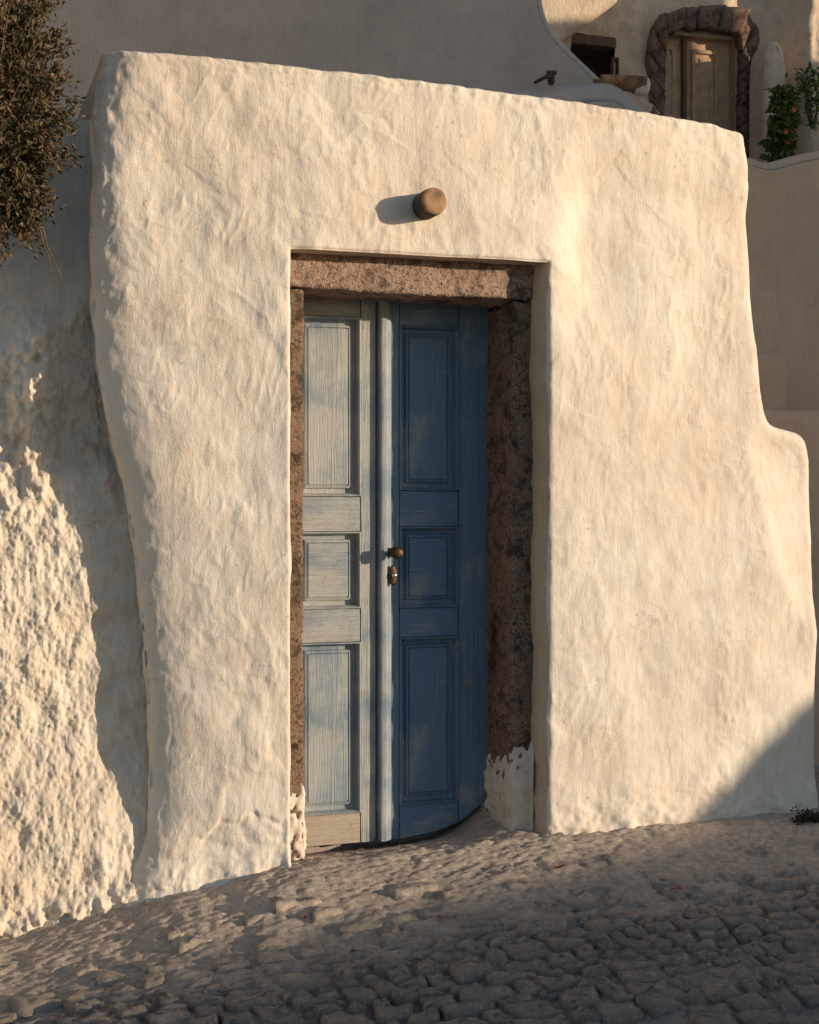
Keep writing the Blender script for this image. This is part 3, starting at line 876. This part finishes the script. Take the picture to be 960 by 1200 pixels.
Yl -= 0.05 * (1 - sstep(Zl - zg, 0.0, .12)) * (1 + fbm(X / .06, Zl / .06, 41, 3))
Vl = np.stack([X, Yl, Zl], -1).reshape(-1, 3); Fl = grid_faces(len(lz), len(lx))
# top and back so that it is a solid wall
nb = len(Vl); topi = (len(lz) - 1) * len(lx) + np.arange(len(lx))
tv = Vl[topi].copy(); tv[:, 1] = 1.3; tv[:, 2] += .05
dv = tv.copy(); dv[:, 2] = -.4
Vl = np.concatenate([Vl, tv, dv])
a = topi; b = nb + np.arange(len(lx)); c = b + len(lx)
Fl = np.concatenate([Fl, np.stack([a[:-1], a[1:], b[1:], b[:-1]], 1), np.stack([b[:-1], b[1:], c[1:], c[:-1]], 1)])
lw = obj('rough_wall', mesh('rough_wall', Vl, Fl, MAT['rough'], True))
tag(lw, 'rough pitted whitewashed wall left of the blue door, half in shadow', 'wall')

# ---------------------------------------------------------------- bush hanging over the left wall
def leaf_quads(centres, dirs, size, width, rr, fold=.25):
    V, F = [], []
    for c, d in zip(centres, dirs):
        s = size * rr.uniform(.6, 1.3); w = width * rr.uniform(.7, 1.2)
        d = np.array(d); d = d / max(np.linalg.norm(d), 1e-9)
        a = np.cross(d, (rr.uniform(-1, 1), rr.uniform(-1, 1), rr.uniform(-1, 1)))
        a /= max(np.linalg.norm(a), 1e-9); nn = np.cross(d, a)
        n = len(V)
        V += [tuple(c), tuple(c + d * s * .5 + a * w * .5 + nn * w * fold), tuple(c + d * s), tuple(c + d * s * .5 - a * w * .5 + nn * w * fold)]
        F.append((n, n + 1, n + 2, n + 3))
    return V, F
bush_c = at(-6, 138, 0.16)
bush = thing('bush', (bush_c[0], bush_c[1], bush_c[2] - .5), 'dark olive small-leaved bush hanging over the rough wall at upper left', 'bush')
rr = random.Random(21)
twigs, C, Dd = [], [], []
root = bush_c + np.array([-.15, .12, -.1])
for i in range(430):
    th = rr.uniform(0, 2 * math.pi); ph = rr.uniform(-1, 1)
    d = np.array([math.cos(th) * math.sqrt(1 - ph * ph), .65 * math.sin(th) * math.sqrt(1 - ph * ph), ph])
    rad = np.array([.27, .22, .53])
    k = rr.uniform(.70, 1.10)
    if d[2] < -.3: k *= rr.uniform(.8, 1.02)
    if d[2] > .4: k *= rr.uniform(.95, 1.25)
    tip = bush_c + d * rad * k
    tip[1] = min(tip[1], .30)
    st = root + (bush_c - root) * rr.random() + np.array([0, 0, rr.uniform(-.25, .25)])
    mid = (st + tip) / 2 + np.array([rr.uniform(-.05, .05), rr.uniform(-.04, .04), rr.uniform(-.03, .05)])
    path = [st, st * .25 + mid * .75, mid * .5 + tip * .5 + np.array([0, 0, .012]), tip]
    twigs.append(tube(path, [.005, .004, .003, .0012], 4, False))
    nl = 64
    for j in range(nl):
        t = .30 + .70 * (j / nl)
        seg = t * 3; q = min(int(seg), 2); ft = seg - q
        p = np.array(path[q]) * (1 - ft) + np.array(path[q + 1]) * ft
        p = p + np.array([rr.gauss(0, .014), rr.gauss(0, .014), rr.gauss(0, .014)])
        dd = (tip - mid); dd = dd / np.linalg.norm(dd) + np.array([rr.gauss(0, .7), rr.gauss(0, .7), rr.gauss(0, .7)])
        C.append(p); Dd.append(dd)
v, f = leaf_quads(C, Dd, .027, .0115, rr)
child('foliage', mesh('foliage', v, f, MAT['bush']), bush)
for k in range(2):
    p0 = at(38 + 8 * k, 235, .13); pts = [p0 + np.array([.010 * k, 0, 0])]
    for j in range(6):
        q = at(44 + 6 * j * (1 - .3 * k) + rr.uniform(-2, 2), 255 + 16 * j, .16); pts.append(q)
    twigs.append(tube(pts, np.linspace(.005, .002, len(pts)), 5))
child('branches', mesh('branches', *join(twigs), MAT['bark'], True), bush)

# ---------------------------------------------------------------- grey wall behind the roof
YG = 2.6
ol = ats([(-900, 900), (-900, -420), (560, -420), (632, -300), (634, -60), (637, 0), (646, 30), (664, 50), (690, 75), (704, 88), (712, 96), (740, 160), (760, 900)], YG)
ol = np.concatenate([ol[:4], smooth_poly(ol[4:11], 2), ol[11:]])
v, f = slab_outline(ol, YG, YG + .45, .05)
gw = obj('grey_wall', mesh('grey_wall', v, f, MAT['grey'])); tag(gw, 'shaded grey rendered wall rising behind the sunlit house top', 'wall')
# rough pale lip where the render has peeled
YP = 1.9
ol = ats([(430, 240), (500, 112), (560, 104), (600, 101), (640, 97), (690, 92), (712, 91), (728, 93), (742, 103), (756, 116), (772, 130), (800, 152), (830, 240)], YP)
ol = np.concatenate([ol[:1], smooth_poly(ol[1:], 2)])
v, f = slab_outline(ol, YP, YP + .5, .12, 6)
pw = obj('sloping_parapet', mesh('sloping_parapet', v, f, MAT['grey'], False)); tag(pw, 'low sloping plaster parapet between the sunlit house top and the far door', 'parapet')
for w_ in (gw, pw):
    w_.data.polygons.foreach_set('use_smooth', [len(p.vertices) == 4 for p in w_.data.polygons])

# small iron tap on the grey wall
tp = at(646, 90, YP)
tap = thing('wall_tap', (tp[0], YP, tp[2]), 'small rusty iron tap on the shaded grey wall above the house top', 'tap')
a, b, c, d = at(646, 96, YP - .02), at(646, 88, YP - .06), at(640, 90, YP - .08), at(626, 97, YP - .05)
v, f = join([tube([at(646, 95, YP + .06), a, b], [.016, .018, .020], 8), tube([b, c, d], [.016, .011, .008], 8)])
child('pipe', mesh('pipe', v, f, MAT['iron'], True), tap)
v, f = tube([at(641, 85, YP - .06), at(652, 85, YP - .06)], [.011, .011], 8)
child('handle', mesh('handle', v, f, MAT['iron'], True), tap)

# clay gutter spout
YU = 2.3
def half_pipe(p0, p1, r0, r1, th, n=14):
    V, F = [], []
    p0, p1 = np.array(p0), np.array(p1)
    for t in (0, 1):
        p = p0 + (p1 - p0) * t; r = r0 + (r1 - r0) * t
        for rr_ in (r, r - th):
            for k in range(n + 1):
                w = math.pi + math.pi * k / n
                V.append((p[0], p[1] + rr_ * math.cos(w), p[2] + rr_ * math.sin(w)))
    m = n + 1
    for k in range(n):
        F += [(k, k + 1, 2 * m + k + 1, 2 * m + k), (m + k + 1, m + k, 3 * m + k, 3 * m + k + 1),
              (k + 1, k, m + k, m + k + 1), (2 * m + k, 2 * m + k + 1, 3 * m + k + 1, 3 * m + k)]
    F += [(0, 2 * m, 3 * m, m), (n, m + n, 3 * m + n, 2 * m + n)]
    return V, F
gp0, gp1 = at(700, 90, YU), at(752, 93, YU)
gut = thing('gutter_spout', (gp0[0], YU, gp0[2]), 'short clay gutter spout sticking out beside the far stone door frame', 'gutter')
v, f = half_pipe(gp0, gp1, .055, .075, .014)
child('trough', mesh('trough', v, f, MAT['clay'], False), gut)
v, f = lathe([(.045, .0), (.058, -.04), (.055, -.07), (.04, -.085), (.015, -.09)], (0, 0, 0), 18)
v = [(-b * 1.0 + gp1[0] - .05, a + gp1[1], c + gp1[2] - .035) for a, b, c in v]
child('bowl', mesh('bowl', v, [q[::-1] for q in f], MAT['plaster'], True), gut)

# ---------------------------------------------------------------- far house up the hill
YF = 5.5
fp = at(820, 300, YF)
far = thing('far_house', (fp[0], YF, fp[2]), 'old hillside house with stone-framed brown door at upper right', 'house')
def f2(px, py, Y=YF): return at(px, py, Y)[[0, 2]]
# wall as a displaced sheet with the openings left out
wx = np.arange(f2(560, 0)[0], f2(1250, 0)[0], .03); wz = np.arange(f2(0, 420)[1], f2(0, -200)[1], .03)
X, Zf = np.meshgrid(wx, wz)
Yf = YF + .05 * fbm(X / .7, Zf / .7, 51, 3) + .02 * fbm(X / .15, Zf / .15, 52, 3)
rgt = sstep(X, f2(906, 0)[0], f2(925, 0)[0])
Yf = Yf - .32 * rgt + .03 * rgt * fbm(X / .10, Zf / .10, 55, 3)
def hole(x0, y0, x1, y1):
    a, b = f2(x0, y1); c, d = f2(x1, y0)
    return (X > a) & (X < c) & (Zf > b) & (Zf < d)
hm = hole(772, 30, 880, 330) | hole(668, 45, 720, 150)
mk = ~(hm[:-1, :-1] | hm[1:, 1:] | hm[:-1, 1:] | hm[1:, :-1])
child('wall', mesh('wall', np.stack([X, Yf, Zf], -1).reshape(-1, 3), grid_faces(len(wz), len(wx), 0, False, mk), MAT['far'], True), far)
v, f = box_grid(wx[0], wx[-1], YF + .55, YF + 3, wz[0], wz[-1], 2)
child('masonry_core', mesh('masonry_core', v, f, MAT['far']), far)
# stones of the arch and jambs
ring_out = smooth_poly([(763, 330), (762, 200), (760, 120), (757, 60), (760, 32), (776, 14), (804, 8), (835, 6), (862, 11), (886, 19), (890, 36), (889, 90), (889, 180), (890, 330)], 1)
ring_in = smooth_poly([(779, 330), (778, 200), (778, 120), (778, 60), (779, 42), (783, 36), (806, 35), (835, 37), (858, 39), (866, 41), (868, 50), (867, 90), (867, 180), (867, 330)], 1)
def arclen(P):
    s = np.concatenate([[0], np.cumsum(np.linalg.norm(np.diff(P, axis=0), axis=1))]); return s / s[-1]
so_, si_ = arclen(ring_out), arclen(ring_in)
rr = random.Random(3)
ts = [0]
while ts[-1] < 1: ts.append(ts[-1] + rr.uniform(.018, .046))
ts = np.array(ts) / ts[-1]
def ringpt(P, s, t): return np.array([np.interp(t, s, P[:, 0]), np.interp(t, s, P[:, 1])])
for a, b in zip(ts[:-1], ts[1:]):
    gp = .0001
    qs = [ringpt(ring_out, so_, a + gp), ringpt(ring_out, so_, b - gp), ringpt(ring_in, si_, b - gp), ringpt(ring_in, si_, a + gp)]
    pp = rr.uniform(-.035, .015)
    qs = [q + np.array([rr.uniform(-.9, .9), rr.uniform(-.9, .9)]) for q in qs]
    P = np.array([f2(*q) for q in qs])
    V, F = [], []
    N = 7
    for i in range(N):
        for j in range(N):
            u, w = (0, .035, .18, .5, .82, .965, 1)[i], (0, .035, .18, .5, .82, .965, 1)[j]
            q = P[0] * (1 - u) * (1 - w) + P[1] * u * (1 - w) + P[2] * u * w + P[3] * (1 - u) * w
            e = min(u, 1 - u, w, 1 - w)
            yy = YF - .035 + pp + (.09 if e == 0 else .012 if e < .1 else 0) +   .03 * float(fbm(q[0] / .12, q[1] / .12, 3.0 * a, 3))
            V.append((q[0] + .02 * float(pnoise(q[0] / .07, q[1] / .07, 1.)), yy, q[1] + .02 * float(pnoise(q[0] / .07, q[1] / .07, 7.))))
    F = [tuple(int(t) for t in q) for q in grid_faces(N, N, 0, True)]
    child('stone', mesh('stone', V, F, MAT['far_stone'], True), far)
# door with its frame
YFD = YF + .10
def fb(x0, y0, x1, y1, ya, yb, name, mat, parent, r=.006):
    a, b = f2(x0, y1, YFD); c, d = f2(x1, y0, YFD)
    v, f = box_grid(a, c, ya, yb, b, d, .4)
    return child(name, mesh(name, v, f, mat), parent)
fr = fb(777, 34, 858, 41, YFD - .05, YFD + .1, 'door_frame', MAT['far_frame'], far)
fb(858, 38, 868, 330, YFD - .05, YFD + .1, 'door_frame', MAT['far_frame'], far)
fb(773, 34, 777.6, 330, YFD - .05, YFD + .1, 'door_frame', MAT['far_frame'], far)
def far_leaf(xa, xb, pan):
    lf = fb(xa, 41.5, xb, 328, YFD + .03, YFD + .08, 'door_leaf', MAT['far_wood'], far)
    for (a, b, c, d) in pan:
        x0, z0 = f2(a, d, YFD); x1, z1 = f2(b, c, YFD)
        st = [(0, YFD + .028), (0, YFD + .006), (.025, YFD + .006), (.035, YFD + .026), (.06, YFD + .024), (.075, YFD + .014)]
        v, f = frustum_panel(x0, x1, z0, z1, 0, 0, 0, st)
        child('panel', mesh('panel', v, f, MAT['far_wood']), lf)
    return lf
far_leaf(778, 801, [(781, 792, 54, 190), (781, 792, 200, 310)])
fb(800, 41.5, 804.5, 328, YFD - .01, YFD + .06, 'cover_strip', MAT['dark_wood'], far)
far_leaf(804.5, 857.5, [(812, 842, 60, 190), (812, 842, 200, 310)])
# window with a wooden beam; a near-black sheet paints its unlit depth
a, b = f2(664, 150, YF + .3); c, d = f2(724, 40, YF + .3)
v, f = box_grid(a, c, YF + .3, YF + .4, b, d, .3)
child('window_dark_sheet', mesh('window_dark_sheet', v, f, MAT['void']), far)
a, b = f2(666, 51, YF); c, d = f2(721, 44, YF)
v, f = stone_block(a, c, YF - .02, YF + .3, b, d, .03, .012, .006, .1, 2)
child('window_beam', mesh('window_beam', v, f, MAT['dark_wood']), far)
for (x0, y0, x1, y1) in ((716.5, 70, 718.5, 90), (722.5, 70, 724.5, 90), (716.5, 68, 724.5, 70.5)):
    a, b = f2(x0, y1, YF - .05); c, d = f2(x1, y0, YF - .05)
    v, f = box_grid(a, c, YF - .07, YF - .03, b, d, .5)
    child('shutter_stop', mesh('shutter_stop', v, f, MAT['dark_wood']), far)
# sloping vault edge over the window
ol = ats([(612, 200), (606, -60), (760, -80), (728, 0), (702, 19), (683, 33), (664, 44), (655, 60), (650, 200)], YF - .9)
v, f = slab_outline(np.concatenate([ol[:3], smooth_poly(ol[3:8], 1), ol[8:]]), YF - .9, YF + .3, .10, 5)
vo = child('vault_edge', mesh('vault_edge', v, f, MAT['far']), far)
# rounded buttress right of the door
ol = smooth_poly(ats([(897, 330), (897, 90), (899, 62), (904, 50), (911, 45), (919, 54), (923, 75), (923, 100), (923, 330)], YF - .36), 2)
v, f = slab_outline(ol, YF - .36, YF - .12, .05, 5)
child('buttress', mesh('buttress', v, f, MAT['far']), far)

# flowering vine and the thin plant on the far wall
def plant(name, label, cat, pts, Y, spread, nleaf, size, width, seed, flowers=0):
    rr = random.Random(seed)
    P = [at(a, b, Y) for a, b in pts]
    t = thing(name, P[0], label, cat)
    st, C, Dd, FC, FD = [], [], [], [], []
    for s in range(5):
        off = np.array([rr.uniform(-.5, .5) * spread, rr.uniform(-.5, .2) * spread, 0])
        path = [P[0] + off * .2] + [p + off * rr.uniform(.5, 1.3) + np.array([rr.gauss(0, .02), 0, 0]) for p in P[1:]]
        st.append(tube(path, np.linspace(.012, .004, len(path)), 5))
        for j in range(nleaf // 5):
            tt = rr.random() ** .9 * (len(path) - 1.001); q = int(tt); ft = tt - q
            p = path[q] * (1 - ft) + path[q + 1] * ft
            p = p + np.array([rr.gauss(0, spread * .42), -abs(rr.gauss(0, spread * .4)), rr.gauss(0, spread * .3)])
            C.append(p); Dd.append((rr.gauss(0, 1), rr.gauss(-.4, .6), rr.gauss(-.2, .8)))
    v, f = leaf_quads(C, Dd, size, width, rr)
    child('foliage', mesh('foliage', v, f, MAT['vine']), t)
    child('stems', mesh('stems', *join(st), MAT['bark'], True), t)
    for _ in range(flowers):
        c = np.array(rr.choice(C)) + np.array([rr.uniform(-.05, .05), -.05, rr.uniform(-.04, .04)])
        V, F = [], []
        for k in range(5):
            w = 2 * math.pi * k / 5; n = len(V); d = np.array([math.cos(w), -.5, math.sin(w)]); e = np.array([-math.sin(w), 0, math.cos(w)])
            V += [tuple(c), tuple(c + .014 * d + .010 * e), tuple(c + .024 * d), tuple(c + .014 * d - .010 * e)]; F.append((n, n + 1, n + 2, n + 3))
        child('flower', mesh('flower', V, F, MAT['petal']), t)
    return t
plant('flowering_vine', 'green vine with orange and red flowers beside the far stone door frame', 'vine', [(908, 215), (908, 185), (912, 160), (915, 135), (915, 108)], YF - .8, .085, 620, .085, .055, 8, 5)
plant('climbing_plant', 'thin sparse climbing plant high on the far wall at the right edge', 'plant', [(952, 150), (948, 125), (945, 110), (940, 92), (955, 85)], YF - .45, .11, 190, .055, .03, 9)

# ---------------------------------------------------------------- tan wall and steps at the right
YT = 1.75
ol = ats([(820, 1100), (820, 205), (860, 186), (884, 182), (893, 187), (902, 189), (915, 186), (935, 180), (965, 174), (1100, 160), (1400, 150), (1400, 1100)], YT)
ol = np.concatenate([ol[:1], smooth_poly(ol[1:11], 2), ol[11:]])
v, f = slab_outline(ol, YT, YT + .4, .05, 5)
tw = obj('tan_wall', mesh('tan_wall', v, f, MAT['brown'])); tag(tw, 'shaded tan rendered wall beyond the right edge of the sunlit house', 'wall')
tw.data.polygons.foreach_set('use_smooth', [len(p.vertices) == 4 for p in tw.data.polygons])
steps = thing('steps', (at(930, 480, 1.5)[0], 1.5, 0), 'shaded plaster steps at the foot of the tan wall', 'steps')
def step_box(x0, x1, y0, y1, z0, z1, r):
    v, f = box_grid(x0, x1, y0, y1, z0, z1, .03)
    v = round_box(v, (x0, y0, z0), (x1, y1, z1), r)
    v = v + .006 * fbm(v[:, 0] / .2, v[:, 1] / .2, v[:, 2] / .2, 3)[:, None]
    child('step', mesh('step', v, f, MAT['brown'], True), steps)
bx = at(918, 440, 1.5)[0]
step_box(1.75, bx, 1.45, YT + .05, at(0, 560, 1.5)[2] * 0 + 1.30, at(907, 412, 1.45)[2], .03)
zs = at(930, 478, 1.70)[2]
step_box(1.75, 3.6, 1.02, YT + .06, -.2, at(930, 481, 1.05)[2] , .04)
# ground of the upper terrace behind the house
v, f = box_grid(-6, 14, 1.95, 5.6, -1, 1.2, 2.5)
tr = obj('terrace', mesh('terrace', v, f, MAT['ground'])); tag(tr, 'raised terrace ground behind the sunlit house', None, None, 'structure')

# ---------------------------------------------------------------- weed at the wall foot, fallen leaves
wp = at(953, 956, -.05)
weed = thing('dry_weed', (wp[0], wp[1], float(ground_base(wp[0], wp[1]))), 'dark dry weed clump at the right foot of the sunlit wall', 'weed')
rr = random.Random(14)
C, Dd, st = [], [], []
b0 = np.array([wp[0], wp[1], float(ground_base(wp[0], wp[1])) - .01])
for i in range(70):
    th = rr.uniform(0, 6.28); d = np.array([math.cos(th) * .11, math.sin(th) * .035 - .02, rr.uniform(.02, .075)]) * rr.uniform(.4, 1.1)
    m = b0 + d * .55 + np.array([0, 0, .01]); e = b0 + d + np.array([0, 0, -.005])
    st.append(tube([b0 + d * .1, m, e], [.003, .002, .001], 3, False))
    for j in range(9):
        C.append(m + (e - m) * rr.random() + np.array([rr.gauss(0, .008), rr.gauss(0, .006), rr.gauss(0, .006)])); Dd.append((rr.gauss(0, 1), rr.gauss(0, .6), rr.gauss(0, .6)))
v, f = leaf_quads(C, Dd, .022, .008, rr)
child('foliage', mesh('foliage', v, f, MAT['dry']), weed)
child('stems', mesh('stems', *join(st), MAT['dry']), weed)

lv, lf = [], []
for i in range(7):
    t = i / 6; w = .010 * math.sin(math.pi * min(1, .08 + t * .9))
    lv += [(t * .045 - .022, -w, .004 + .010 * abs(t - .4)), (t * .045 - .022, 0, .001 + .010 * abs(t - .4)), (t * .045 - .022, w, .005 + .010 * abs(t - .4))]
for i in range(6):
    for k in range(2): lf.append((i * 3 + k, i * 3 + 3 + k, i * 3 + 4 + k, i * 3 + 1 + k))
leaf_me = mesh('fallen_leaf', lv, lf, MAT['litter'], True)
def gpt(px, py):
    d = FWD + RIGHT * ((px - 480) / FPX) + np.array([0, 0, (HOR - py) / FPX])
    t = EYE / -d[2]
    for _ in range(8):
        p = CAM + d * t
        t += (p[2] - float(ground_z(p[0], p[1]))) / -d[2]
    return CAM + d * t
for i, (px, py, lab) in enumerate(((655, 1022, 'red fallen leaf on the paving in front of the right door jamb'),
        (515, 1080, 'orange fallen leaf on the paving below the knob side of the door'),
        (793, 1046, 'yellow-brown fallen leaf farthest right on the lit paving'),
        (357, 1081, 'small reddish fallen leaf on the paving below the left door jamb'))):
    p = gpt(px, py)
    o = bpy.data.objects.new('fallen_leaf', leaf_me if i == 0 else leaf_me); link(o)
    o.location = (p[0], p[1], p[2] + .012); o.rotation_euler = (rr.uniform(-.3, .3), rr.uniform(-.3, .3), rr.uniform(0, 6))
    tag(o, lab, 'leaf', 'leaves fallen on the paving')

# ---------------------------------------------------------------- unseen walls added outside the frame, shaped to throw the shade
def uv_wall(name, label, cat, Lfun, prof, thick, mat, zb):
    """a wall across the sun's direction: prof = [(u, v)] where u is measured across the sun and v is height along the ray"""
    ux = np.array([-SH[1], SH[0], 0.0])          # across the sun, growing towards the back of the lane
    P = []
    V, F = [], []
    n = len(prof)
    for k in (0, 1):
        for u, vv in prof:
            L = Lfun + k * thick
            p = ux * u + SH * L
            V += [(p[0], p[1], zb), (p[0], p[1], vv / math.cos(EL) + L * math.tan(EL))]
    for i in range(n - 1):
        a, b, c, d = 2 * i, 2 * i + 1, 2 * i + 2, 2 * i + 3
        F.append((a, c, d, b)); F.append((a + 2 * n, b + 2 * n, d + 2 * n, c + 2 * n)); F.append((b, d, d + 2 * n, b + 2 * n))
    F.append((0, 1, 2 * n + 1, 2 * n)); F.append((2 * n - 2, 4 * n - 2, 4 * n - 1, 2 * n - 1))
    o = obj(name, mesh(name, V, F, mat)); tag(o, label, cat)
    return o
uv_wall('unseen_shade_wall', 'unseen wall added to shade the lane and wall foot, out of view to the right', 'parapet', 12.0,
        [(-9, .9), (-5, .6), (-3.2, .0), (-2.4, -.12), (-1.6, -.14), (-.8, -.11), (.2, -.118), (.68, -.13), (.86, -.015), (1.04, .145), (1.14, .23), (1.3, .29), (1.5, .6)], .4, MAT['rough'], -2)
uv_wall('unseen_shade_house', 'unseen building added to shade the background, out of view to the right', 'house', 7.5,
        [(1.34, 4.5), (2.95, 4.5), (3.05, 4.1), (3.3, 4.1), (3.4, 4.6), (5.70, 4.7), (5.9, 5.4), (7.0, 5.5), (7.04, 4.5), (9.5, 4.4)], 2.5, MAT['rough'], -2)
